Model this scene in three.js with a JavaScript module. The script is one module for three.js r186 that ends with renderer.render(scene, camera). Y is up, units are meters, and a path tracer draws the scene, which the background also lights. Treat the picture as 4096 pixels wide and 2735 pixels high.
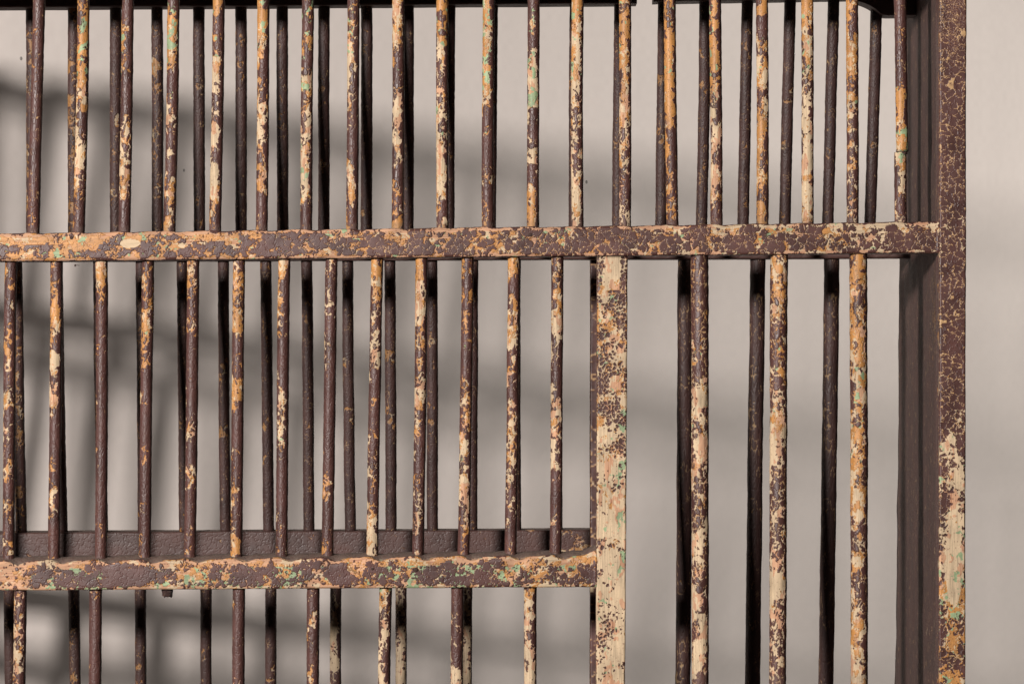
import * as THREE from 'three';

// ------------------------------------------------------------------ camera, lamps, exposure
// Lengths below are in "u": 4096 u = 0.6 m on the cage's front plane; D is the camera's distance from it.
const K = 0.6 / 4096, D = 10467, EYE = 0.30, MM = K * 1000;
const scene = new THREE.Scene();
scene.background = new THREE.Color(0.004, 0.004, 0.004);
const camera = new THREE.PerspectiveCamera(14.87, 4096 / 2735, 0.05, 30);
camera.position.set(0, EYE, D * K);
camera.lookAt(0, EYE, 0);

// key lamp: a tall, narrow head up on the left, somewhat farther off than the camera (two sources, one above the other)
for (const dy of [-0.045, 0.045]) {
  const key = new THREE.SpotLight(new THREE.Color(1.0, 0.945, 0.905), 16.5, 0, 0.40, 0.5, 2);
  key.position.set(-1.296, EYE + 0.49 + dy, 2.12);
  key.target.position.set(-0.02, EYE - 0.02, -0.1);
  key.castShadow = true; key.shadow.radius = 2.9; key.shadow.mapSize.set(2048, 2048);
  scene.add(key, key.target);
}
// background lamp: behind the cage on the right, aimed at the wall only
const back = new THREE.SpotLight(new THREE.Color(1.0, 0.960, 0.91), 2.15, 0, 0.86, 1, 2);
back.position.set(1.25, EYE + 0.12, -0.27);
back.target.position.set(0.36, EYE, -0.94);
back.castShadow = true; back.shadow.radius = 8; back.shadow.mapSize.set(1024, 1024);
scene.add(back, back.target);

const renderer = new THREE.WebGLRenderer({ antialias: true });
renderer.toneMapping = THREE.LinearToneMapping;
renderer.toneMappingExposure = 1.0;
renderer.shadowMap.enabled = true;

// a point seen at (x, y) of the 4096 x 2735 frame, t u behind the front plane
const at = (x, y, t = 0) => new THREE.Vector3((x - 2048) * K * (1 + t / D), EYE + (1367.5 - y) * K * (1 + t / D), -t * K);

// ------------------------------------------------------------------ noise
let seedState = 12345;
const rnd = () => { seedState = (Math.imul(seedState, 1664525) + 1013904223) >>> 0; return seedState / 4294967296; };
const PERM = new Uint8Array(512), VAL = new Float32Array(256), VAL2 = new Float32Array(256), VAL3 = new Float32Array(256);
{
  const p = [...Array(256).keys()];
  for (let i = 255; i > 0; i--) { const j = Math.floor(rnd() * (i + 1)); [p[i], p[j]] = [p[j], p[i]]; }
  for (let i = 0; i < 512; i++) PERM[i] = p[i & 255];
  for (let i = 0; i < 256; i++) { VAL[i] = rnd(); VAL2[i] = rnd(); VAL3[i] = rnd(); }
}
const hsh = (x, y, s) => PERM[PERM[PERM[x & 255] + (y & 255)] + (s & 255)];
const mod = (a, n) => ((a % n) + n) % n;
// value noise, periodic in x with period px cells
function vn(x, y, px, s) {
  const ix = Math.floor(x), iy = Math.floor(y), fx = x - ix, fy = y - iy;
  const a = mod(ix, px), b = mod(ix + 1, px), u = fx * fx * (3 - 2 * fx), v = fy * fy * (3 - 2 * fy);
  const p = VAL[hsh(a, iy, s)], q = VAL[hsh(b, iy, s)], r = VAL[hsh(a, iy + 1, s)], t = VAL[hsh(b, iy + 1, s)];
  return (p + (q - p) * u) * (1 - v) + (r + (t - r) * u) * v;
}
function fbm(x, y, px, s, oct = 3) {
  let a = 0.5, sum = 0, n = 0;
  for (let o = 0; o < oct; o++) { sum += a * vn(x, y, px, s + o * 17); n += a; x *= 2; y *= 2; px *= 2; a *= 0.55; }
  return sum / n;
}
const W = { f1: 0, f2: 0, id: 0 };
function worley(x, y, px, s) {
  const ix = Math.floor(x), iy = Math.floor(y);
  let f1 = 9, f2 = 9, id = 0;
  for (let j = -1; j <= 1; j++) for (let i = -1; i <= 1; i++) {
    const h = hsh(mod(ix + i, px), iy + j, s), dx = ix + i + VAL2[h] - x, dy = iy + j + VAL3[h] - y, d = Math.sqrt(dx * dx + dy * dy);
    if (d < f1) { f2 = f1; f1 = d; id = h; } else if (d < f2) f2 = d;
  }
  W.f1 = f1; W.f2 = f2; W.id = id;
}
const clamp = (x, a = 0, b = 1) => Math.min(b, Math.max(a, x));
const smooth = (a, b, x) => { const t = clamp((x - a) / (b - a)); return t * t * (3 - 2 * t); };
const mix = (a, b, t) => a + (b - a) * t;
const z = (o) => (o <= 0.002 ? -9 : o >= 0.998 ? 9 : 0.6 * Math.log(o / (1 - o)));

// ------------------------------------------------------------------ paint: wood < cream < green < orange < brown, flaking
const COL = {   // sRGB
  brown: [77, 49, 44], orange: [181, 127, 70], green: [139, 156, 118], cream: [203, 178, 145], wood: [188, 146, 115], grain: [150, 98, 72], dust: [104, 90, 80], crackTan: [196, 160, 112], dark: [38, 26, 22],
};
function makeAtlas(w, h) {
  const color = new Uint8Array(w * h * 4), relief = new Uint8Array(w * h * 4);
  return { w, h, color, relief };
}
function finish(a) {
  const make = (data, srgb) => {
    const t = new THREE.DataTexture(data, a.w, a.h, THREE.RGBAFormat);
    if (srgb) t.colorSpace = THREE.SRGBColorSpace;
    t.magFilter = THREE.LinearFilter; t.minFilter = THREE.LinearMipmapLinearFilter; t.generateMipmaps = true; t.needsUpdate = true;
    return t;
  };
  const rel = make(a.relief, false);
  return new THREE.MeshStandardMaterial({ map: make(a.color, true), bumpMap: rel, bumpScale: 0.0007, roughnessMap: rel, roughness: 1, metalness: 0 });
}
// Paints one strip. C: mm around (periodic), L: mm along. wear(c, s, out) sets out.o (brown lost), out.c (orange lost of that), out.g, out.dust, out.crack
function paint(a, rect, C, L, seed, wear, opt = {}) {
  const { x0, y0, w, h, along = 'y' } = rect;
  const { cell = 2.2, el = 1.5, wA = 0.66, wF = 0.12, wC = 0.12, wE = 0.10, woodShare = 0.32, patch = 4.5, sheen = 0.42 } = opt;
  const n = (f) => Math.max(2, Math.round(C / f));
  const nPatch = n(patch), nFine = n(0.9), nCell = n(cell), nSub = n(3.2), nSpk = n(0.45), nWood = n(0.4), nG = n(3.6), nWarp = n(3), nHue = n(7);
  const out = { o: 0, c: 0, g: 0, dust: 0, crack: 0, wood: woodShare, cellw: 1, net: 0 }, nNet = n(opt.net ?? 1.3), nLow = n(11);
  for (let j = 0; j < h; j++) for (let i = 0; i < w; i++) {
    const c = along === 'y' ? (i + 0.5) / w : (j + 0.5) / h, s = along === 'y' ? (j + 0.5) / h : (i + 0.5) / w, sm = s * L;
    out.o = out.c = out.g = out.dust = out.crack = out.net = 0; out.wood = woodShare; out.cellw = 1;
    wear(c, s, out);
    if (opt.low && out.o > 0.06 && out.o < 0.97) { const m = vn(c * nLow, sm / 11, nLow, seed + 1) * 0.65 + vn(c * nLow * 2, sm / 5.5, nLow * 2, seed + 2) * 0.35; out.o = clamp(out.o + (m - 0.5) * opt.low * 2, 0.02, 0.985); const m2 = vn(c * nLow, sm / 13, nLow, seed + 7); out.c = clamp(out.c + (m2 - 0.5) * opt.low * 1.6); }
    const wx = (vn(c * nWarp, sm / 3, nWarp, seed + 3) - 0.5) * 0.9, wy = (vn(c * nWarp, sm / 3, nWarp, seed + 5) - 0.5) * 0.9;
    const fine = vn(c * nFine, sm / 1.0, nFine, seed + 9), spk = vn(c * nSpk, sm / 0.5, nSpk, seed + 11);
    worley(c * nCell + wx * 0.6 + (spk - 0.5) * 0.3, sm / (cell * el) + wy * 0.6 + (fine - 0.5) * 0.45, nCell, seed);
    const e = W.f2 - W.f1, id = W.id;
    const A = fbm(c * nPatch + wx, sm / (patch * el * 1.25) + wy, nPatch, seed + 21, 5);
    const kc = out.cellw, nb = (wA + (1 - kc) * 0.7 * (wC + wE)) * A + wF * (0.6 * fine + 0.4 * spk) + kc * wC * VAL[id] + kc * wE * Math.min(1, e * 1.5) + (1 - kc) * (wC + wE) * (0.3 * fine);
    const mean = 0.5 * (wA + wF + kc * wC + (1 - kc) * (wC + wE)) + 0.36 * kc * wE, sd = Math.hypot(0.15 * (wA + (1 - kc) * 0.7 * (wC + wE)), 0.25 * wF, 0.29 * kc * wC, 0.25 * kc * wE);
    const dm = mean + sd * z(out.o) - nb;
    let r, g, b, ht, ro;
    const hue = vn(c * nHue, sm / 9, nHue, seed + 31) - 0.5;
    const put = (col, k) => { r = col[0] * k; g = col[1] * k; b = col[2] * k; };
    if (dm < 0) {
      put(COL.brown, 1 + hue * 0.30 + (spk - 0.5) * 0.16);
      ht = 1 - 0.045 * spk; ro = sheen + 0.12 * fine + 0.1 * hue;
      const cw = (0.05 + 0.05 * fine) * (opt.crackW ?? 1);
      if (e < cw) { ht = 0.72; if (out.crack > vn(c * nWarp, sm / 4, nWarp, seed + 41)) { const q = 0.55 + 0.45 * fine; r = mix(r, COL.crackTan[0], q); g = mix(g, COL.crackTan[1], q); b = mix(b, COL.crackTan[2], q); } }
      if (out.net > 0) { worley(c * nNet + wx * 0.7, sm / (opt.net ?? 1.3) + wy * 0.7, nNet, seed + 91); if (W.f2 - W.f1 < 0.10 && out.net > vn(c * nWarp, sm / 2.5, nWarp, seed + 95)) { const q = 0.18 + 0.45 * spk; r = mix(r, COL.crackTan[0], q); g = mix(g, COL.crackTan[1], q); b = mix(b, COL.crackTan[2], q); ht = 0.75; } }
    } else {
      const B = 0.62 * fbm(c * nSub, sm / 4.6, nSub, seed + 51) + 0.16 * spk + 0.22 * VAL2[id];
      if (B < 0.5 + 0.12 * z(out.c) + clamp(dm, 0, 0.2) * 0.35) {
        const Gc = out.g > 0.05 ? fbm(c * nG, sm / 4.2, nG, seed + 71) : 1;
        if (Gc < 0.5 + 0.13 * z(out.g * 0.42)) { put(COL.green, 1 + hue * 0.2 + (fine - 0.5) * 0.12); ht = 0.5; ro = 0.6; } else {
        const D2 = fbm(c * nSub, sm / 6, nSub, seed + 61), gr = vn(c * nWood, sm / 9, nWood, seed + 63), gr2 = vn(c * nWood * 2, sm / 5, nWood * 2, seed + 64);
        if (D2 < 0.5 + 0.14 * z(out.wood)) {
          const q = smooth(0.55, 0.9, 0.6 * gr + 0.4 * gr2) * 0.65;
          r = mix(COL.wood[0], COL.grain[0], q); g = mix(COL.wood[1], COL.grain[1], q); b = mix(COL.wood[2], COL.grain[2], q);
          const k = 1 + hue * 0.18; r *= k; g *= k; b *= k;
          ht = 0.26 - 0.16 * q; ro = 0.85;
        } else { put(COL.cream, 0.97 + hue * 0.12 - 0.10 * smooth(0.6, 0.9, gr) + (spk - 0.5) * 0.06); ht = 0.42 - 0.06 * gr; ro = 0.75; } }
      } else {
        const G = fbm(c * nG, sm / 4.2, nG, seed + 71);
        if (G < 0.5 + 0.13 * z(out.g)) { put(COL.green, 1 + hue * 0.2 + (fine - 0.5) * 0.12); ht = 0.52; ro = 0.6; }
        else { put(COL.orange, 1 + hue * 0.16 + (fine - 0.5) * 0.10); ht = 0.64; ro = 0.55; if (e < 0.035) { put(COL.orange, 0.72); ht = 0.5; } }
      }
      const st = vn(c * nWood, sm / 7, nWood, seed + 83), dirt = smooth(0.74, 0.92, spk * 0.6 + fine * 0.4);
      const kk = 0.90 + 0.16 * st; r = mix(r * kk, COL.brown[0] * 1.15, dirt * 0.6); g = mix(g * kk, COL.brown[1] * 1.15, dirt * 0.6); b = mix(b * kk, COL.brown[2] * 1.15, dirt * 0.6);
      if (dm < 0.010) { r *= 0.72; g *= 0.68; b *= 0.66; }   // grime caught along the lip of the brown coat
    }
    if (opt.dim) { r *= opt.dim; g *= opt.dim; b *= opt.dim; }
    if (out.dust > 0) { const q = out.dust * (0.5 + 0.5 * fine); r = mix(r, COL.dust[0], q); g = mix(g, COL.dust[1], q); b = mix(b, COL.dust[2], q); ro = mix(ro, 0.95, q); }
    const o = ((y0 + j) * a.w + x0 + i) * 4;
    a.color[o] = clamp(r, 0, 255); a.color[o + 1] = clamp(g, 0, 255); a.color[o + 2] = clamp(b, 0, 255); a.color[o + 3] = 255;
    a.relief[o] = clamp(ht) * 255; a.relief[o + 1] = clamp(ro) * 255; a.relief[o + 2] = 0; a.relief[o + 3] = 255;
  }
}
const lerpStr = (str, s) => {
  if (!str) return 0;
  const n = str.length, f = clamp(s * n - 0.5, 0, n - 1), i = Math.floor(f), j = Math.min(n - 1, i + 1);
  return mix(+str[i], +str[j], f - i) / 9;
};
// wear of a turned bar: heaviest on the front left, thin towards the right and the back
const barWear = (spec, bias = 0.43) => (c, s, out) => {
  const d = c - bias, f = d < 0 ? 1 - 0.5 * smooth(0.12, 0.3, -d) : 1 - 0.72 * smooth(0.07, 0.26, d);
  const o = lerpStr(spec[0], s);
  out.o = clamp(o * 0.92 * f - (1 - f) * 0.06); out.c = lerpStr(spec[1], s); out.g = lerpStr(spec[2], s) * 0.6; out.dust = 0.7 * smooth(0.965, 0.985, s) * (1 - 0.5 * f); out.crack = spec[3] ?? 0.1;
};

// ------------------------------------------------------------------ shapes
// a slightly crooked, slightly uneven turned bar from p to q; its strip of the atlas is uv = [u0, v0, u1, v1] (v along the bar)
function barGeometry(p, q, r0, r1, uv, seed, o = {}) {
  const N = 22, M = o.rows ?? 70, pos = [], uvs = [], idx = [], ax = q.clone().sub(p), len = ax.length();
  const { flip = false, transposed = false, wob = 0.2e-3, bend = 0.4e-3 } = o;
  for (let j = 0; j <= M; j++) {
    const s = j / M, c = p.clone().addScaledVector(ax, s);
    const bow = Math.sin(Math.PI * s) * bend * (VAL[seed & 255] * 2 - 1);
    c.x += bow + (vn(0.5, s * len / 0.035, 64, seed) - 0.5) * wob * 2;
    c.z += (vn(7.5, s * len / 0.03, 64, seed) - 0.5) * wob * 2;
    const r = mix(r0, r1, s);
    for (let i = 0; i <= N; i++) {
      const th = (i / N) * Math.PI * 2, a = -th - Math.PI / 2;   // i = 0 at the back, N/2 facing the camera, u rising from left to right
      const rr = r * (1 + 0.045 * (vn(i / N * 5, s * len / 0.012, 5, seed + 3) - 0.5) + 0.075 * (vn((i % N) / N * 22, s * len / 0.0022, 22, seed + 5) - 0.5));
      pos.push(c.x + Math.cos(a) * rr, c.y, c.z + Math.sin(a) * rr);
      const cu = i / N, sv = flip ? 1 - s : s;
      uvs.push(transposed ? mix(uv[0], uv[2], sv) : mix(uv[0], uv[2], cu), transposed ? mix(uv[1], uv[3], cu) : mix(uv[1], uv[3], sv));
    }
  }
  const R = N + 1;
  for (let j = 0; j < M; j++) for (let i = 0; i < N; i++) { const a = j * R + i, b = a + 1, c = a + R, d = c + 1; idx.push(a, c, b, b, c, d); }
  return closeEnds(pos, uvs, idx, N, M, R);
}
function closeEnds(pos, uvs, idx, N, M, R) {
  for (const j of [0, M]) {   // end caps
    let x = 0, y = 0, zz = 0; const base = j * R, c0 = pos.length / 3;
    for (let i = 0; i < N; i++) { x += pos[(base + i) * 3]; y += pos[(base + i) * 3 + 1]; zz += pos[(base + i) * 3 + 2]; }
    pos.push(x / N, y / N, zz / N); uvs.push(uvs[base * 2], uvs[base * 2 + 1]);
    for (let i = 0; i < N; i++) { if (j === 0) idx.push(c0, base + i, base + i + 1); else idx.push(c0, base + i + 1, base + i); }
  }
  const g = new THREE.BufferGeometry();
  g.setAttribute('position', new THREE.Float32BufferAttribute(pos, 3));
  g.setAttribute('uv', new THREE.Float32BufferAttribute(uvs, 2));
  g.setIndex(idx); g.computeVertexNormals();
  // one normal across the seam
  const nn = g.attributes.normal;
  for (let j = 0; j <= M; j++) {
    const a = j * R, b = a + N, v = new THREE.Vector3(nn.getX(a) + nn.getX(b), nn.getY(a) + nn.getY(b), nn.getZ(a) + nn.getZ(b)).normalize();
    nn.setXYZ(a, v.x, v.y, v.z); nn.setXYZ(b, v.x, v.y, v.z);
  }
  return g;
}
// Rounded rectangular section: ring of [a, b, frac], a across the picture (half height ha), b towards the viewer (half depth hb).
function ring(ha, hb, r) {
  const pts = [], seg = (x0, y0, x1, y1, n) => { for (let i = 0; i < n; i++) pts.push([mix(x0, x1, i / n), mix(y0, y1, i / n)]); };
  const arc = (cx, cy, t0, n = 4) => { for (let i = 0; i < n; i++) { const t = t0 - (i / n) * Math.PI / 2; pts.push([cx + Math.cos(t) * r, cy + Math.sin(t) * r]); } };
  seg(0, -hb, ha - r, -hb, 3); { for (let i = 0; i < 4; i++) { const t = -Math.PI / 2 + (i / 4) * Math.PI / 2; pts.push([ha - r + Math.cos(t) * r, -hb + r + Math.sin(t) * r]); } }
  seg(ha, -hb + r, ha, hb - r, 4); for (let i = 0; i < 5; i++) { const t = (i / 5) * Math.PI / 2; pts.push([ha - r + Math.cos(t) * r, hb - r + Math.sin(t) * r]); }
  seg(ha - r, hb, -ha + r, hb, 6); for (let i = 0; i < 5; i++) { const t = Math.PI / 2 + (i / 5) * Math.PI / 2; pts.push([-ha + r + Math.cos(t) * r, hb - r + Math.sin(t) * r]); }
  seg(-ha, hb - r, -ha, -hb + r, 4); { for (let i = 0; i < 4; i++) { const t = Math.PI + (i / 4) * Math.PI / 2; pts.push([-ha + r + Math.cos(t) * r, -hb + r + Math.sin(t) * r]); } }
  seg(-ha + r, -hb, 0, -hb, 3); pts.push([0, -hb]);
  let len = 0; const fr = [0];
  for (let i = 1; i < pts.length; i++) { len += Math.hypot(pts[i][0] - pts[i - 1][0], pts[i][1] - pts[i - 1][1]); fr.push(len); }
  return pts.map((p, i) => [p[0], p[1], fr[i] / len]);
}
// A beam. dir 'x': a is up; dir 'y': a is to the LEFT (so frac 0.25 = left side, 0.5 = front, 0.75 = right). line(s) gives { p: Vector3 of the section's centre, ha, hb }.
function beamGeometry(dir, line, r, rows, uvAt, seed, o = {}) {
  const { rough = 0.13e-3, edit } = o, pos = [], uvs = [], idx = [];
  let N = 0;
  for (let j = 0; j <= rows; j++) {
    const s = j / rows, { p, ha, hb } = line(s), pts = ring(ha, hb, r); N = pts.length - 1;
    pts.forEach(([a, b, f], i) => {
      const k = (i % N) / N, along = s * (o.len ?? 0.4);
      const nz = (vn(k * 9, along / 0.02, 9, seed) - 0.5) * 1.3 + (vn(k * 34, along / 0.004, 34, seed + 1) - 0.5) * 0.9, m = 1 + nz * rough / Math.max(ha, hb) * 2;
      let A = a * m, B = b * m;
      if (edit) [A, B] = edit(A, B, s, f, ha, hb);
      if (dir === 'x') pos.push(p.x, p.y + A, p.z + B); else pos.push(p.x - A, p.y, p.z + B);
      uvs.push(...uvAt(f, s));
    });
  }
  const R = N + 1;
  for (let j = 0; j < rows; j++) for (let i = 0; i < N; i++) { const a = j * R + i, b = a + 1, c = a + R, d = c + 1; if (dir === 'x') idx.push(a, b, c, b, d, c); else idx.push(a, b, c, b, d, c); }
  const g = closeEnds(pos, uvs, idx, N, rows, R);
  return g;
}

// ------------------------------------------------------------------ the wall behind: pale plaster, running away to the right
{
  const n = 1024, data = new Uint8Array(n * n * 4), rel = new Uint8Array(n * n * 4);
  for (let j = 0; j < n; j++) for (let i = 0; i < n; i++) {
    const x = i / n, y = j / n, f = 0.6 * (fbm(x * 6, y * 6, 6, 77, 4) - 0.5) + 0.5 * (fbm(x * 40, y * 2, 40, 79, 3) - 0.5), g = vn(x * 180, y * 180, 180, 78) - 0.5, o = (j * n + i) * 4;
    const k = 1 + f * 0.05 + g * 0.012;
    data[o] = 221 * k; data[o + 1] = 211 * k; data[o + 2] = 204 * k; data[o + 3] = 255;
    rel[o] = rel[o + 1] = rel[o + 2] = clamp(0.5 + f * 0.6 + g * 0.25) * 255; rel[o + 3] = 255;
  }
  const map = new THREE.DataTexture(data, n, n), bump = new THREE.DataTexture(rel, n, n);
  map.colorSpace = THREE.SRGBColorSpace;
  for (const t of [map, bump]) { t.magFilter = THREE.LinearFilter; t.wrapS = t.wrapT = THREE.RepeatWrapping; t.repeat.set(5, 3); t.needsUpdate = true; }
  const wall = new THREE.Mesh(new THREE.BoxGeometry(5, 3, 0.1), new THREE.MeshStandardMaterial({ map, bumpMap: bump, bumpScale: 0.0004, roughness: 0.85 }));
  const slope = 0.73, px = 0, pz = -0.60, ang = Math.atan(slope);
  wall.rotation.y = ang;
  const nrm = new THREE.Vector3(Math.sin(ang), 0, Math.cos(ang)), dirv = new THREE.Vector3(Math.cos(ang), 0, -Math.sin(ang));
  wall.position.set(px, EYE, pz).addScaledVector(nrm, -0.05).addScaledVector(dirv, 1.55);
  wall.name = 'wall'; wall.userData = { kind: 'structure', label: 'pale grey plaster wall behind the cage', category: 'wall' };
  wall.castShadow = wall.receiveShadow = true;
  scene.add(wall);
  // little dents and specks in the plaster, laid on the wall's own face
  const speckMat = new THREE.MeshStandardMaterial({ color: new THREE.Color(0.27, 0.25, 0.23), roughness: 0.9 }), h0 = 1.55;
  for (const [u, v, r] of [[-0.352, 0.203, 0.0011], [-0.245, 0.128, 0.0009], [0.062, 0.133, 0.0012]]) {
    const g = new THREE.SphereGeometry(r, 10, 6); g.scale(1, 1.3, 0.18); g.translate(u / Math.cos(ang) - h0, v, 0.05);
    const m = new THREE.Mesh(g, speckMat); m.name = 'plaster_speck'; m.castShadow = m.receiveShadow = true; wall.add(m);
  }
}

// ------------------------------------------------------------------ the cage
const cage = new THREE.Group();
cage.name = 'wooden_cage';
cage.userData = { label: 'old wooden cage of round bars in flaking brown and orange paint', category: 'cage' };
cage.position.set(0, 0, 0);
scene.add(cage);
function part(name, geometry, material, label, parent = cage) {
  const m = new THREE.Mesh(geometry, material);
  m.name = name; m.castShadow = m.receiveShadow = true;
  if (label) m.userData.label = label;
  parent.add(m);
  return m;
}
// --- atlas A: the front bars, one strip each, and the middle rail
const A = makeAtlas(2048, 2048), SW = 84;
const strip = (a, k, y0, h) => ({ x0: k * (SW + 1), y0, w: SW, h });
const uvOf = (a, r) => [(r.x0 + 0.5) / a.w, (r.y0 + 0.5) / a.h, (r.x0 + r.w - 0.5) / a.w, (r.y0 + r.h - 0.5) / a.h];
const BOT = 3330;                                                // where the cage's foot rail sits, below the frame
const UP = [   // x at the top, x at the rail, brown lost, orange lost, green, from the top down
  [222, 190, '12100014', '03000000', '', 0.25], [474, 450, '78988754', '00077831', '13400000'], [730, 710, '14425551', '13227750', '06300100'],
  [988, 966, '87537665', '00359931', '46310000'], [1247, 1226, '88999875', '03699962', '12010000'], [1500, 1492, '77588443', '12378331', '52101000'],
  [1755, 1745, '77467774', '11447883', '63410340'], [67, 61, '58855583', '16957370', '13002300', 0.1, 1], [323, 321, '87486456', '52198621', '13200000', 0.1, 1],
  [576, 576, '67888886', '12788886', '15112000', 0.1, 1], [840, 833, '98765465', '11135681', '85401000', 0.1, 1], [1094, 1090, '35974537', '35878831', '30781000', 0.1, 1],
  [1347, 1347, '79888887', '27467898', '33200000', 0.1, 1], [1616, 1615, '79987667', '10368669', '11000000', 0.1, 1], [1873, 1888, '88984843', '10002111', '21100000', 0.1, 1],
  [184, 193, '78888986', '00058983', '31220000', 0.1, 2], [451, 452, '78877774', '16663221', '11101000', 0.1, 2], [705, 710, '88887787', '14486876', '24110000', 0.1, 2],
  [963, 967, '78865773', '22235576', '00014000', 0.1, 2], [1238, 1241, '22288642', '11102496', '20124600', 0.35, 2],
].map(([a, b, o, c, g, k, col = 0]) => ({ a: [0, 1366, 2732][col] + a * 0.7016, b: [0, 1366, 2732][col] + b * 0.7016, spec: [o, c, g, k ?? 0.1] }));
const MID = [
  [44, 35, '55345423', '12166432'], [226, 214, '67884443', '11684352'], [407, 403, '75221122', '21131110'], [593, 579, '77632325', '22131131', '00200000'],
  [774, 759, '54123333', '32058741', '00000130'], [957, 946, '66561157', '23321152'], [1138, 1126, '75225336', '32678666', '00013000'], [1326, 1309, '68412234', '79983431'],
  [1510, 1489, '66822666', '16962657'], [1687, 1671, '89565245', '19285495'], [1871, 1854, '78224572', '10245692', '00411300'], [2056, 2042, '68657762', '22675593'], [2230, 2222, '37866633', '46987984'],
].map(([a, b, o, c, g]) => ({ a, b, spec: [o, c, g, 0.1] }));
const LOW = [   // only their tops show
  [83, 77, '6766666', '8888888'], [382, 380, '4211111', '2222222'], [955, 952, '1233222', '2188888'], [1253, 1250, '2232222', '3333333'],
  [1544, 1538, '7457777', '4399999', '7100000'], [1830, 1825, '2366666', '2399999'], [2120, 2119, '5568888', '4799999'],
].map(([a, b, o, c, g]) => ({ a, b, spec: [o, c, g, 0.15] }));
const topY = -190, railTop = (x) => 934 - x * 0.0128, railBot = (x) => 1046 - x * 0.0090, lowTop = (x) => 2240 - x * 0.010, lowBot = (x) => 2361 - x * 0.006;
const FB = 52;                                                   // the front bars' axis lies this far behind the front plane
const jobs = [];                                                 // bars to build once the atlas is painted
UP.forEach((b, k) => {
  const r = strip(A, k, 0, 620), y0 = topY + 60, y1 = railTop(b.b) + 20;
  const vis = (c, s, out) => barWear(b.spec, 0.40 + 0.06 * VAL[k * 7 + 3])(c, clamp((mix(y0, y1, s)) / (y1 - 20)), out);
  paint(A, r, 22, (y1 - y0) * MM, 100 + k * 3, vis, { patch: 5.2, el: 1.7, cell: 2.2, low: 0.12 });
  const xa = b.a + (b.a - b.b) * (-topY / 930);
  jobs.push([xa, y0, b.b, y1, FB, 24.2, 24.2, uvOf(A, r), 40 + k]);
});
MID.forEach((b, k) => {
  const r = strip(A, k, 622, 680), y0 = railBot(b.a) - 25, y1 = lowTop(b.b) + 22;
  paint(A, r, 22, (y1 - y0) * MM, 300 + k * 3, barWear(b.spec, 0.40 + 0.06 * VAL[k * 5 + 1]), { patch: 5.0, el: 1.7, cell: 2.2, low: 0.12 });
  jobs.push([b.a, y0, b.b, y1, FB, 24.4, 23.8, uvOf(A, r), 80 + k]);
});
LOW.forEach((b, k) => {
  const r = strip(A, k + 13, 622, 680), y0 = lowBot(b.a) - 25;
  const xb = b.a + (b.b - b.a) * 2.6;
  paint(A, r, 23, (BOT - y0) * MM, 400 + k * 3, (c, s, out) => barWear(b.spec)(c, clamp(s * 2.4), out), { patch: 5.0, el: 1.7, cell: 2.2, low: 0.12 });
  jobs.push([b.a, y0, xb, BOT, FB, 25.4, 24.6, uvOf(A, r), 110 + k]);
});
// spare strips for the bars left of the frame
for (let k = 0; k < 3; k++) paint(A, strip(A, 20 + k, 0, 620), 22, 160, 500 + k, barWear(['55656565', '35353535', '12101010']), { patch: 5.2, el: 1.7, cell: 2.2, low: 0.12 });
const strays = [];
for (let k = 0; k < 10; k++) {
  const u = uvOf(A, strip(A, 20 + (k % 3), 0, 620)), x = -46 - 182 * k + (rnd() - 0.5) * 70 * Math.min(1, k), x2 = x - 96 + (rnd() - 0.5) * 70;
  jobs.push([x, topY, x - 6, railTop(0) + 20, FB, 24, 24, u, 150 + k]);
  jobs.push([x2, railBot(0) - 25, x2 - 5, lowTop(0) + 22, FB, 24, 24, u, 160 + k]);
  if (k < 6) jobs.push([-215 - 298 * k, lowBot(0) - 25, -222 - 298 * k, BOT, FB, 25, 25, u, 170 + k]);
}
// the middle rail's strip: along x, the perimeter from the back over the top, the front and the underside
const midRect = { x0: 0, y0: 1310, w: 2048, h: 230, along: 'x' };
paint(A, midRect, 62, 3757 * MM, 601, (c, s, out) => {
  const front = smooth(0.345, 0.375, c) * (1 - smooth(0.625, 0.65, c)), dTop = c - 0.36, dBot = 0.637 - c;
  const edge = Math.max(1 - smooth(0.0, 0.045, Math.abs(dTop - 0.012)), 1 - smooth(0.0, 0.03, Math.abs(dBot - 0.01)));
  const right = smooth(0.2, 0.45, s);
  let o = mix(0.57, 0.33, right) + (c < 0.46 ? 0.14 : -0.05) + 0.10 * Math.sin(s * 37) - 0.12 * smooth(0.9, 0.96, s) * (c > 0.45 ? 1 : -0.5);
  if (s < 0.11 && c > 0.38 && c < 0.48) o = 0.95;
  o = mix(o, 0.85, edge * 0.85);
  out.o = front > 0 ? o * front : 0.03;
  out.c = clamp(mix(0.22, 0.5, right) + smooth(0.8, 0.95, s) * 0.3 + edge * 0.6);
  out.wood = clamp(0.75 - 0.45 * smooth(0.5, 0.9, s) + edge * 0.35);
  out.g = 0.10 + 0.06 * Math.sin(s * 51 + c * 20); out.crack = 0.85 * right; out.cellw = mix(0.15, 1, right);
  const bx = (s * 3757 - 520) / 70, by = (c - 0.475) / 0.075;      // the bare oval scar
  if (bx * bx + by * by < 0.30 + 0.12 * vn(s * 400, c * 40, 500, 5)) { out.o = 1; out.c = 1; out.wood = 0.3; }
  out.dust = c < 0.345 && c > 0.12 ? 0.75 * (1 - smooth(0.3, 0.345, c)) : 0;
}, { cell: 4.6, el: 1.0, patch: 4.4, wA: 0.56, wC: 0.11, wE: 0.21, wF: 0.16, crackW: 0.6, low: 0.26 });
const matA = finish(A);

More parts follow.
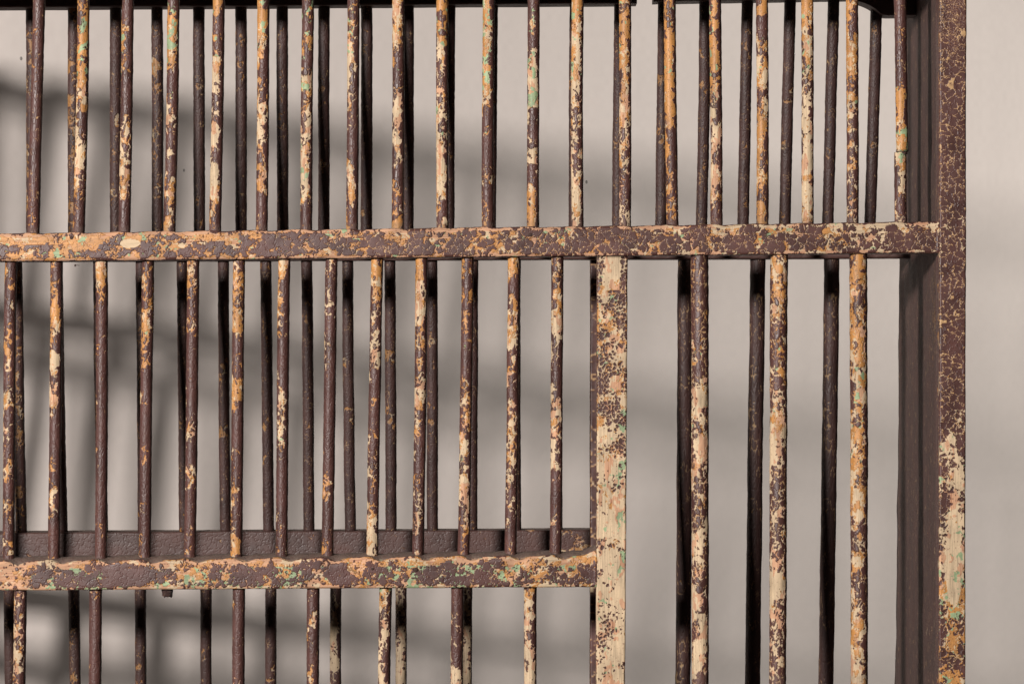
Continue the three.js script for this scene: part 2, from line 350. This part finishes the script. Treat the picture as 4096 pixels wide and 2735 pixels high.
// --- atlas B: the flat pieces and the three stout bars on the right
const B = makeAtlas(2048, 1024);
const lowRect = { x0: 0, y0: 0, w: 1225, h: 218, along: 'x' }, stileRect = { x0: 1230, y0: 0, w: 815, h: 218, along: 'x' };
const postRect = { x0: 0, y0: 220, w: 1470, h: 200, along: 'x' }, backRect = { x0: 0, y0: 668, w: 880, h: 200, along: 'x' };
const boardRect = { x0: 885, y0: 545, w: 1050, h: 470, along: 'x' };
const stout = [{ x0: 0, y0: 423, w: 880, h: 118, along: 'x' }, { x0: 885, y0: 423, w: 880, h: 118, along: 'x' }, { x0: 0, y0: 545, w: 880, h: 118, along: 'x' }];
paint(B, lowRect, 62, 2385 * MM, 701, (c, s, out) => {
  const front = smooth(0.335, 0.36, c) * (1 - smooth(0.645, 0.665, c)), tb = Math.max(1 - smooth(0, 0.04, Math.abs(c - 0.385 - 0.012 * Math.sin(s * 2385 / 182 * 6.283))), 1 - smooth(0, 0.035, Math.abs(c - 0.628)));
  let o = 0.52 - 0.12 * smooth(0.4, 0.6, s) + 0.16 * Math.sin(s * 21 + 1) + (c < 0.45 ? 0.14 : -0.02);
  const bare = (1 - smooth(0.02, 0.05, Math.abs(s - 0.215))) * 0.5; o -= bare;
  o = mix(o, 0.9, tb * 0.85);
  out.o = front * o + 0.02;
  out.c = clamp(0.38 + 0.25 * (1 - smooth(0.1, 0.2, s)) + tb * 0.5 - 0.2 * (1 - smooth(0, 0.06, Math.abs(s - 0.6))));
  out.wood = clamp(0.8 - 0.4 * smooth(0.75, 0.95, s));
  out.g = c > 0.44 ? 0.5 * (1 - smooth(0.03, 0.11, Math.abs(s - 0.14))) + 0.75 * (1 - smooth(0.06, 0.16, Math.abs(s - 0.76))) + 0.6 * (1 - smooth(0.05, 0.12, Math.abs(s - 0.42))) + 0.14 : 0.06;
  out.crack = 0.5 * smooth(0.6, 0.9, s);
  const lip = 0.362 + 0.02 * (vn(s * 90, c * 8, 999, 12) - 0.5) + 0.016 * Math.cos((s * 2385 - 60) / 182 * 6.283); out.dust = c < lip && c > 0.1 ? 0.95 * (1 - smooth(lip - 0.02, lip, c)) : 0;
}, { cell: 4.2, el: 1.0, patch: 6, wA: 0.54, wC: 0.10, wE: 0.14, wF: 0.24, crackW: 0.6, low: 0.3 });
paint(B, stileRect, 64, 1990 * MM, 801, (c, s, out) => {
  const y = 1020 + s * 1990, front = smooth(0.33, 0.352, c) * (1 - smooth(0.648, 0.665, c)), q = (c - 0.35) / 0.3;
  let o = lerpStr('656665667889788888', (y - 1020) / 1715), cc = lerpStr('955567667789999999', (y - 1020) / 1715);
  if (y < 1160) o = 0.25 + 0.72 * (1 - smooth(0.18, 0.36, Math.abs(q - 0.52)));
  out.o = front * o + (c > 0.335 && c < 0.345 ? 0.25 : 0.05); out.c = clamp(cc); out.wood = y < 1160 ? 0.25 : 0.22;
  out.g = q > 0.7 ? 0.5 * smooth(1500, 1700, y) * (1 - smooth(2300, 2400, y)) : 0.10; out.crack = 0.9;
}, { cell: 2.5, el: 1.0, patch: 6, low: 0.34, wA: 0.52, wC: 0.12, wE: 0.20, wF: 0.18 });
paint(B, postRect, 56, 3000 * MM, 901, (c, s, out) => {
  const y = -150 + s * 3000, front = smooth(0.325, 0.34, c) * (1 - smooth(0.66, 0.675, c)), q = (c - 0.335) / 0.33;
  let o = lerpStr('0000001100112567655', y / 2735), cc = lerpStr('2323579977899999222', y / 2735);
  const scar = Math.max(1 - smooth(0.7, 1.3, Math.hypot((q - 0.84) / 0.17, (y - 872) / 42)), (1 - smooth(0.8, 1.2, Math.hypot((q - 0.5 - 0.14 * Math.sin(y * 0.017)) / 0.27, (y - 1830) / 100))), 1 - smooth(0.6, 1.3, Math.hypot((q - 0.55) / 0.26, (y - 2230) / 190)), 1 - smooth(0.7, 1.2, Math.hypot((q - 0.02) / 0.14, (y - 1100) / 60)));
  o = clamp(o + scar * 0.42); if (scar > 0.3) cc = 0.95;
  if (q < 0.06) o = Math.max(o, 0.55);
  out.o = front * clamp(o) + (c < 0.325 && c > 0.2 ? (y > 1000 && y < 1400 ? 0.30 : 0.12) * smooth(0.2, 0.3, c) : 0);
  out.c = clamp(cc * (front > 0.5 ? 1 : 0.35)); out.wood = 0.18; out.g = lerpStr('1100000000001124342', y / 2735) * 0.55; out.crack = front > 0.5 ? 0.72 : 0.1; out.net = front > 0.5 ? 0.7 * (1 - smooth(60, 420, y)) + 0.12 : 0; out.cellw = mix(1, 0.5, smooth(1500, 1900, y));
}, { cell: 4.4, el: 0.9, patch: 5.5, wA: 0.56, wC: 0.12, wE: 0.20, wF: 0.16, crackW: 0.9, net: 1.5, low: 0.1 });
paint(B, boardRect, 180, 3000 * MM, 951, (c, s, out) => { const y = -150 + s * 3000; out.o = 0.02 + (c < 0.14 ? 0.22 * smooth(1030, 1080, y) * (1 - smooth(1300, 1700, y)) : 0) + (c < 0.3 ? 0.05 * smooth(1500, 2000, y) : 0); out.c = y < 1500 ? 0.1 : 0.85; out.crack = 0.3; out.dust = 0.15 + 0.2 * vn(c * 60, s * 12, 60, 4); }, { cell: 2.6, el: 3.2, patch: 2.2, sheen: 0.6, dim: 0.76, wA: 0.5, wF: 0.25 });
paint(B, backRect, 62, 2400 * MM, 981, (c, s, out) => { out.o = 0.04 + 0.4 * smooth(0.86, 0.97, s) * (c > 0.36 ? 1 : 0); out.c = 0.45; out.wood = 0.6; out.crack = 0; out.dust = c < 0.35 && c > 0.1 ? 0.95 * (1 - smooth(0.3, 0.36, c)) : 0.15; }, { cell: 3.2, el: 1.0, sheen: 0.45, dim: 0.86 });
const RIGHT = [[2799, 2799, '35576676', '35888899', '02030000'], [3116, 3111, '55565677', '34489999', '01100000'], [3433, 3435, '57787788', '32344545', '00310000']];
RIGHT.forEach(([a, b, o, c, g], k) => {
  const r = stout[k], y0 = 985, y1 = BOT;
  paint(B, r, 31, (y1 - y0) * MM, 1000 + k * 5, (cc, s, out) => barWear([o, c, g, 0.6], 0.45)(cc, clamp((mix(y0, y1, s) - 1015) / 1720), out), { patch: 8, cell: 3.0, el: 1.5, wA: 0.66, wC: 0.08, wE: 0.10, wF: 0.16, low: 0.2 });
  jobs.push([a, y0, b + (b - a) * 0.3, y1, FB, 35.5, 33.5, uvOf(B, r), 180 + k, true]);
});
const matB = finish(B);

// --- atlas C: the rear bars, dusty brown with a few chips
const Cc = makeAtlas(2048, 512);
const rearSpec = [
  ['57776554', '21211111'], ['33766655', '11122111'], ['23443221', '11133111'], ['25665331', '11111131'], ['13232111', '11113111'], ['12211111', '11111111'],
  ['22331121', '11111111'], ['22223311', '31311131'], ['12111111', '11111111'], ['12221111', '11111111'], ['13211111', '11111111'], ['12454121', '11111111'],
  ['11223344', '11111111'], ['31222222', '11111211'], ['52135432', '11171111'], ['41233221', '11111111'], ['32232322', '11112111'], ['11322322', '11111111'],
  ['22132221', '11122111'], ['11112121', '11131111'], ['99898888', '99999999'], ['87778765', '99999998'], ['00010100', '55555555'],
];
rearSpec.forEach((sp, k) => {
  const f = barWear([sp[0], sp[1], '', k === 22 ? 0.5 : 0.3]);
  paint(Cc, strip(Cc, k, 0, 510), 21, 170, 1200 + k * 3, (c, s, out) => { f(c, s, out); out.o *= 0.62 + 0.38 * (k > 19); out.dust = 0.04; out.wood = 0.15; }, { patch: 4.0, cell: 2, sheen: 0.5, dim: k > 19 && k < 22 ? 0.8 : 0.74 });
});
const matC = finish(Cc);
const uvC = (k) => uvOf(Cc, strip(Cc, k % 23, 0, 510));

// --- front bars
for (const [xa, ya, xb, yb, t, r0, r1, uv, seed, tr] of jobs) {
  if (seed === 59) continue;                                     // the cracked bar is built below
  const cream = tr && seed === 180;
  part('bar', barGeometry(at(xa, ya, t), at(xb, yb, t), r0 * K, r1 * K, uv, seed, { transposed: !!tr, rows: tr ? 110 : 70 }), tr ? matB : matA, tr ? ['stout front bar with cream scars beside the flat stile', 'middle stout front bar, brown with long cream scars', 'stout front bar speckled all over in orange near the post'][seed - 180] : undefined);
}
// --- the cracked bar by the post: two lengths that no longer line up
{
  const j = jobs.find((q) => q[8] === 59), [xa, ya, xb, yb, t, r0, r1, uv] = j, ym = 607, f = (ym - ya) / (yb - ya), vm = mix(uv[1], uv[3], f);
  part('bar', barGeometry(at(xa - 2, ya, t), at(3609, ym, t), r0 * K, r1 * K, [uv[0], uv[1], uv[2], vm], 59, { bend: 0 }), matA, 'upper length of the cracked front bar next to the post');
  part('bar', barGeometry(at(3601, ym + 3, t + 4), at(xb, yb, t), r0 * K, (r1 + 1) * K, [uv[0], vm, uv[2], uv[3]], 61, { bend: 0 }), matA, 'lower length of the cracked front bar next to the post');
  const sp = [];
  for (let k = 0; k < 7; k++) {
    const c = new THREE.ConeGeometry((4 + 3 * rnd()) * K, (14 + 14 * rnd()) * K, 5), p = at(3586 + k * 7, ym + (rnd() - 0.5) * 10, t - 18 * Math.sin((k + 0.5) / 7 * Math.PI));
    c.rotateZ((rnd() - 0.5) * 1.6); c.translate(p.x, p.y, p.z);
    sp.push(c);
  }
  const pos = [], nor = []; for (const c of sp) { const g = c.toNonIndexed(); pos.push(...g.attributes.position.array); nor.push(...g.attributes.normal.array); }
  const g = new THREE.BufferGeometry(); g.setAttribute('position', new THREE.Float32BufferAttribute(pos, 3)); g.setAttribute('normal', new THREE.Float32BufferAttribute(nor, 3));
  part('splinter', g, new THREE.MeshStandardMaterial({ color: new THREE.Color(0.06, 0.03, 0.022), roughness: 0.8 }), 'dark splintered break in the cracked bar');
}
// --- front rails
const railEdit = (list, amp, span) => (A, Bv, s, f, ha) => {
  const x = span[0] + s * (span[1] - span[0]);
  let d = 9e9; for (const b of list) { const q = x - b; if (Math.abs(q - 20) < Math.abs(d - 20)) d = q; }
  const dip = Math.exp(-Math.pow((d - 34) / 26, 2)) - 0.55 * Math.exp(-Math.pow((d + 14) / 34, 2)) + 0.18 * (vn(s * 60, 0.5, 999, 9) - 0.5);
  if (f > 0.30 && f < 0.42) { const k = 1 - Math.abs(f - 0.36) / 0.06; A -= amp * K * dip * k; Bv -= amp * 0.7 * K * dip * k; }
  else if (f > 0.12 && f <= 0.30) A -= amp * 0.4 * K * dip;
  return [A, Bv];
};
const uvRect = (a, r) => (f, s) => [(r.x0 + 1 + (r.w - 2) * s) / a.w, (r.y0 + 1 + (r.h - 2) * f) / a.h];
const railX = (x0, x1, top, bot, tFront, depth) => (s) => {
  const x = mix(x0, x1, s), y0 = top(Math.max(0, x)), y1 = bot(Math.max(0, x)), t = tFront + depth / 2, k = 1 + tFront / D;
  const p = at(x, (y0 + y1) / 2, tFront); p.z = -t * K;
  return { p, ha: (y1 - y0) / 2 * K * k, hb: depth / 2 * K };
};
const midUV = uvRect(A, midRect), lowUV = uvRect(B, lowRect);
const middle = part('rail', beamGeometry('x', railX(-1800, 3757, railTop, railBot, 0, 104), 13 * K, 420, (f, s) => midUV(f, Math.abs(mix(-1800, 3757, s)) / 3757), 31, { len: 0.66, edit: railEdit(UP.map((b) => b.b), 5, [-1800, 3757]) }), matA, 'front rail orange and flaking on the left, crackled brown on the right');
const lowerEnd = (x) => lowTop(x) - 22 * smooth(2330, 2385, x);
const scallop = railEdit(MID.map((b) => b.b), 14, [-1800, 2386]);
const lower = part('rail', beamGeometry('x', railX(-1800, 2386, lowerEnd, lowBot, 2, 104), 12 * K, 340, (f, s) => lowUV(f, Math.abs(mix(-1800, 2386, s)) / 2386), 33, { len: 0.46, edit: (A, Bv, s, f, ha) => { [A, Bv] = scallop(A, Bv, s, f, ha); if (f < 0.31) A += 9 * K * smooth(0.02, 0.12, f) * (1 - smooth(0.24, 0.31, f)); if (f > 0.30 && f < 0.375) { A -= 5 * K; Bv -= 6 * K; } return [A, Bv]; } }), matB, 'short front rail with bare wood edges and green patches');
part('rail', beamGeometry('x', railX(-1800, 3757, () => -190, () => -62, 0, 104), 12 * K, 120, (f, s) => midUV(f, 0.3 + 0.7 * s), 35, { len: 0.66 }), matA);
part('rail', beamGeometry('x', railX(-1800, 3757, () => BOT - 20, () => BOT + 60, 0, 104), 12 * K, 80, (f, s) => lowUV(f, s), 36, { len: 0.66 }), matB);
// --- nail heads
const rust = new THREE.MeshStandardMaterial({ color: new THREE.Color(0.045, 0.022, 0.016), roughness: 0.75, metalness: 0.3 });
const nail = (x, y, r, parent) => { const g = new THREE.SphereGeometry(r * K, 12, 6, 0, Math.PI * 2, 0, Math.PI / 2); g.rotateX(Math.PI / 2); g.scale(1, 0.9, 0.35); const p = at(x, y, 0.5); g.translate(p.x, p.y, p.z); part('nail_head', g, rust, undefined, parent); };
nail(286, 951, 8, middle); nail(2122, 940, 9, middle); nail(1663, 2277, 10, lower); nail(1490, 2274, 6, lower);
// --- stub of the bar that has broken out, and a flake on a thread
{
  const g = barGeometry(at(668, 2340, FB), at(670, 2386, FB), 25 * K, 20 * K, uvC(9), 77, { rows: 8 }), p = g.attributes.position;
  for (let i = 0; i < p.count; i++) { const yb = at(0, 2372, FB).y; if (p.getY(i) < yb) p.setY(i, p.getY(i) + (vn(i * 0.73, 0.5, 999, 3) - 0.35) * 22 * K); }
  g.computeVertexNormals();
  part('bar_stub', g, matC, 'splintered stub of a missing bar under the short rail');
  const f = new THREE.IcosahedronGeometry(5 * K, 0), c = at(301, 1062, 20); f.scale(0.9, 1.1, 0.5); f.translate(c.x, c.y, c.z);
  const f2 = new THREE.CylinderGeometry(1.2 * K, 1.2 * K, 16 * K, 5); f2.rotateZ(1.5); const c2 = at(310, 1061, 20); f2.translate(c2.x, c2.y, c2.z);
  part('paint_flake', f, rust, undefined, middle); part('paint_flake', f2, rust, undefined, middle);
}
// --- flat stile of the door opening, the corner post, the side board
const beamY = (x0, x1, y0, y1, tFront, depth, x0b = x0, x1b = x1) => (s) => {
  const y = mix(y0, y1, s), l = mix(x0, x0b, s), r = mix(x1, x1b, s), k = 1 + tFront / D, p = at((l + r) / 2, y, tFront);
  p.z = -(tFront + depth / 2) * K;
  return { p, ha: (r - l) / 2 * K * k, hb: depth / 2 * K };
};
const stileUV = uvRect(B, stileRect), postUV = uvRect(B, postRect), boardUV = uvRect(B, boardRect), backUV = uvRect(B, backRect);
part('stile', beamGeometry('y', beamY(2389, 2511, 1024, BOT, 2, 104, 2383, 2497), 9 * K, 200, (f, s) => stileUV(f, Math.min(1, s * (BOT - 1024) / 1990)), 41, { len: 0.33 }), matB, 'broad flat upright with leopard spots of brown on cream');
const post = part('corner_post', beamGeometry('y', beamY(3758, 3867, -150, BOT + 60, -2, 96, 3757, 3860), 8 * K, 260, (f, s) => postUV(f, Math.min(1, s * (BOT + 210) / 3000)), 43, { len: 0.5 }), matB, 'corner post with brown craquelure and large cream scars');
part('corner_post', beamGeometry('y', beamY(-1900, -1792, -150, BOT + 60, 0, 100), 8 * K, 60, (f, s) => postUV(f, s), 44, { len: 0.5 }), matB);
{   // side board: its inner face runs back behind the post, deeper towards the foot
  const rows = 120, cols = 30, pos = [], uvs = [], idx = [], X = (3758 - 2048) * K;
  const depthAt = (y) => mix(1000, 1225, clamp((y + 150) / 2885, -0.1, 1.3));
  for (const side of [0, 1]) for (let j = 0; j <= rows; j++) for (let i = 0; i <= cols; i++) {
    const y = mix(-150, BOT + 60, j / rows), u = i / cols, t = mix(70, depthAt(y), u);
    const nz = side ? 0 : (vn(u * 9, j * 0.21, 999, 66) - 0.5) * 0.9e-3 + (vn(u * 70, j * 0.6, 999, 67) - 0.5) * 0.25e-3;
    pos.push(X + 3 * K + (side ? 60 * K : nz), EYE + (1367.5 - y) * K, -t * K); uvs.push(...boardUV(0.02 + 0.96 * u, Math.min(1, j / rows * 3600 / 3000)));
  }
  const R = cols + 1, S = R * (rows + 1);
  for (let j = 0; j < rows; j++) for (let i = 0; i < cols; i++) { const a = j * R + i, b = a + 1, c = a + R, d = c + 1; idx.push(a, c, b, b, c, d, S + a, S + b, S + c, S + b, S + d, S + c); }
  for (let j = 0; j < rows; j++) for (const i of [0, cols]) { const a = j * R + i, c = a + R; if (i) idx.push(a, c, S + a, S + a, c, S + c); else idx.push(a, S + a, c, S + a, S + c, c); }
  for (let i = 0; i < cols; i++) for (const j of [0, rows]) { const a = j * R + i, b = a + 1; if (j) idx.push(a, S + a, b, b, S + a, S + b); else idx.push(a, b, S + a, b, S + b, S + a); }
  const g = new THREE.BufferGeometry(); g.setAttribute('position', new THREE.Float32BufferAttribute(pos, 3)); g.setAttribute('uv', new THREE.Float32BufferAttribute(uvs, 2)); g.setIndex(idx);
  g.computeVertexNormals();
  part('side_board', g, matB, 'plain brown side board running back behind the corner post');
}
// --- the rear frame, leaning back towards the foot: rT(y) is its distance behind the front at height y
const rT = (y) => mix(690, 1090, clamp(y / 2735, -0.1, 1.3));
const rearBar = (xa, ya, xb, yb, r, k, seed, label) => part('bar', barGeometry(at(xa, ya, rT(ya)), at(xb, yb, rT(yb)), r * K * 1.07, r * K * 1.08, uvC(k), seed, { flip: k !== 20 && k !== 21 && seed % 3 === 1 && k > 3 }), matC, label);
const R_UP = [[-40, -40], [127, 128], [295, 295], [464, 464], [627, 630], [795, 798], [964, 964], [1130, 1132], [1297, 1296], [1466, 1466], [1631, 1631], [1798, 1794], [1969, 1961], [2136, 2134], [2302, 2298], [2479, 2470], [2654, 2641], [2820, 2804], [2990, 2972], [3160, 3137], [3334, 3309], [3505, 3478]];
for (let k = 1; k < 11; k++) { const q = -40 - 168 * k + (rnd() - 0.5) * 80; R_UP.push([q, q + 2]); }
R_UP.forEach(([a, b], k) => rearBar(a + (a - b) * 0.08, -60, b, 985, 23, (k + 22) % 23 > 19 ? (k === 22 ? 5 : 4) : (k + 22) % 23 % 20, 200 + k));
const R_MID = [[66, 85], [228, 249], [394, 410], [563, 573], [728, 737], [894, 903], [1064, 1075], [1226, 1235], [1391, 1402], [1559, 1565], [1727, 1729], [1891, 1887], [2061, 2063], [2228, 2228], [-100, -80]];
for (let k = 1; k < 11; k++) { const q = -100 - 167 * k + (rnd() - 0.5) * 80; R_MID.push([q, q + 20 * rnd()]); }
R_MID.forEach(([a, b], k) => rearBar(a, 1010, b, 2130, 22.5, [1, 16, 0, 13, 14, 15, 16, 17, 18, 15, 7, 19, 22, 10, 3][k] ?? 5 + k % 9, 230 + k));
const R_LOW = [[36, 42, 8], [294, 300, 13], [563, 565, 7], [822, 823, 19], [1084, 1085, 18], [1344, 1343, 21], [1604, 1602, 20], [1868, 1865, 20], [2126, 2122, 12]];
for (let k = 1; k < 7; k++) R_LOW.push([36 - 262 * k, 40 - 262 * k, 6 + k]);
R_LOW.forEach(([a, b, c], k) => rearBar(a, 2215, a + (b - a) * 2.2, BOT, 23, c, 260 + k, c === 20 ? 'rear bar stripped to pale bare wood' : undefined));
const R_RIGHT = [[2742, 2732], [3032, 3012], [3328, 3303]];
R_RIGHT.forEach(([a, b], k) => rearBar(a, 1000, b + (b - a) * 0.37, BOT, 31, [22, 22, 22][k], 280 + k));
{
  const t0 = rT(1000) - 50, t1 = rT(2200) - 50;
  part('rail', beamGeometry('x', railX(-1800, 3700, (x) => 940 - x * 0.004, (x) => 1047 - x * 0.0038, t0, 110), 10 * K, 160, (f, s) => backUV(f, s * 0.85), 51, { len: 0.66 }), matB);
  part('rail', beamGeometry('x', railX(-1800, 2385, (x) => 2130 - x * 0.005, (x) => 2235 - x * 0.0035, t1, 130), 9 * K, 200, (f, s) => backUV(f, clamp(Math.abs(mix(-1800, 2385, s) + 30) / 2400, 0.01, 1)), 52, { len: 0.46, edit: (A, Bv, s, f) => [A, Bv] }), matB, 'dusty dark brown rear rail seen between the bars');
  part('rail', beamGeometry('x', railX(-1800, 3700, () => BOT - 10, () => BOT + 60, rT(BOT) - 40, 100), 9 * K, 60, (f, s) => backUV(f, s * 0.85), 53, { len: 0.66 }), matB);
  const shade = 'y';
  part('stile', beamGeometry(shade, beamY(2362, 2460, 1040, BOT, rT(1500) - 40, 100, 2360, 2440), 8 * K, 100, (f, s) => stileUV(0.2 * f, 0.1 + 0.5 * s), 54, { len: 0.33 }), matB);
  // top rail of the rear frame: straight on the left, a gap, then straight again and a curved bracket down to the side board
  const rail = (x0, x1, yb0, yb1) => part('rail', beamGeometry('x', railX(x0, x1, (x) => mix(yb0, yb1, clamp((x - x0) / (x1 - x0))) - 55, (x) => mix(yb0, yb1, clamp((x - x0) / (x1 - x0))), rT(0) - 60, 120), 8 * K, 90, (f, s) => backUV(f, s * 0.85), 55, { len: 0.5 }), matB);
  rail(-1800, 2548, 42, 14); rail(2614, 3450, 6, -6);
  const sh = new THREE.Shape(), P = (x, y) => { const v = at(x, y, rT(0) - 70); return [v.x, v.y]; };
  sh.moveTo(...P(3420, -110)); sh.lineTo(...P(3420, 0)); sh.lineTo(...P(3440, 4));
  sh.quadraticCurveTo(...P(3492, 18), ...P(3520, 48)); sh.quadraticCurveTo(...P(3534, 59), ...P(3560, 59)); sh.lineTo(...P(3730, 57)); sh.lineTo(...P(3730, -110)); sh.closePath();
  const g = new THREE.ExtrudeGeometry(sh, { depth: 110 * K, bevelEnabled: true, bevelSize: 3 * K, bevelThickness: 3 * K, bevelSegments: 2, curveSegments: 12 });
  g.translate(0, 0, -(rT(0) + 50) * K);
  part('bracket', g, new THREE.MeshStandardMaterial({ color: new THREE.Color(0.075, 0.035, 0.03), roughness: 0.6 }), 'dark curved bracket in the upper right corner');
}
renderer.render(scene, camera);
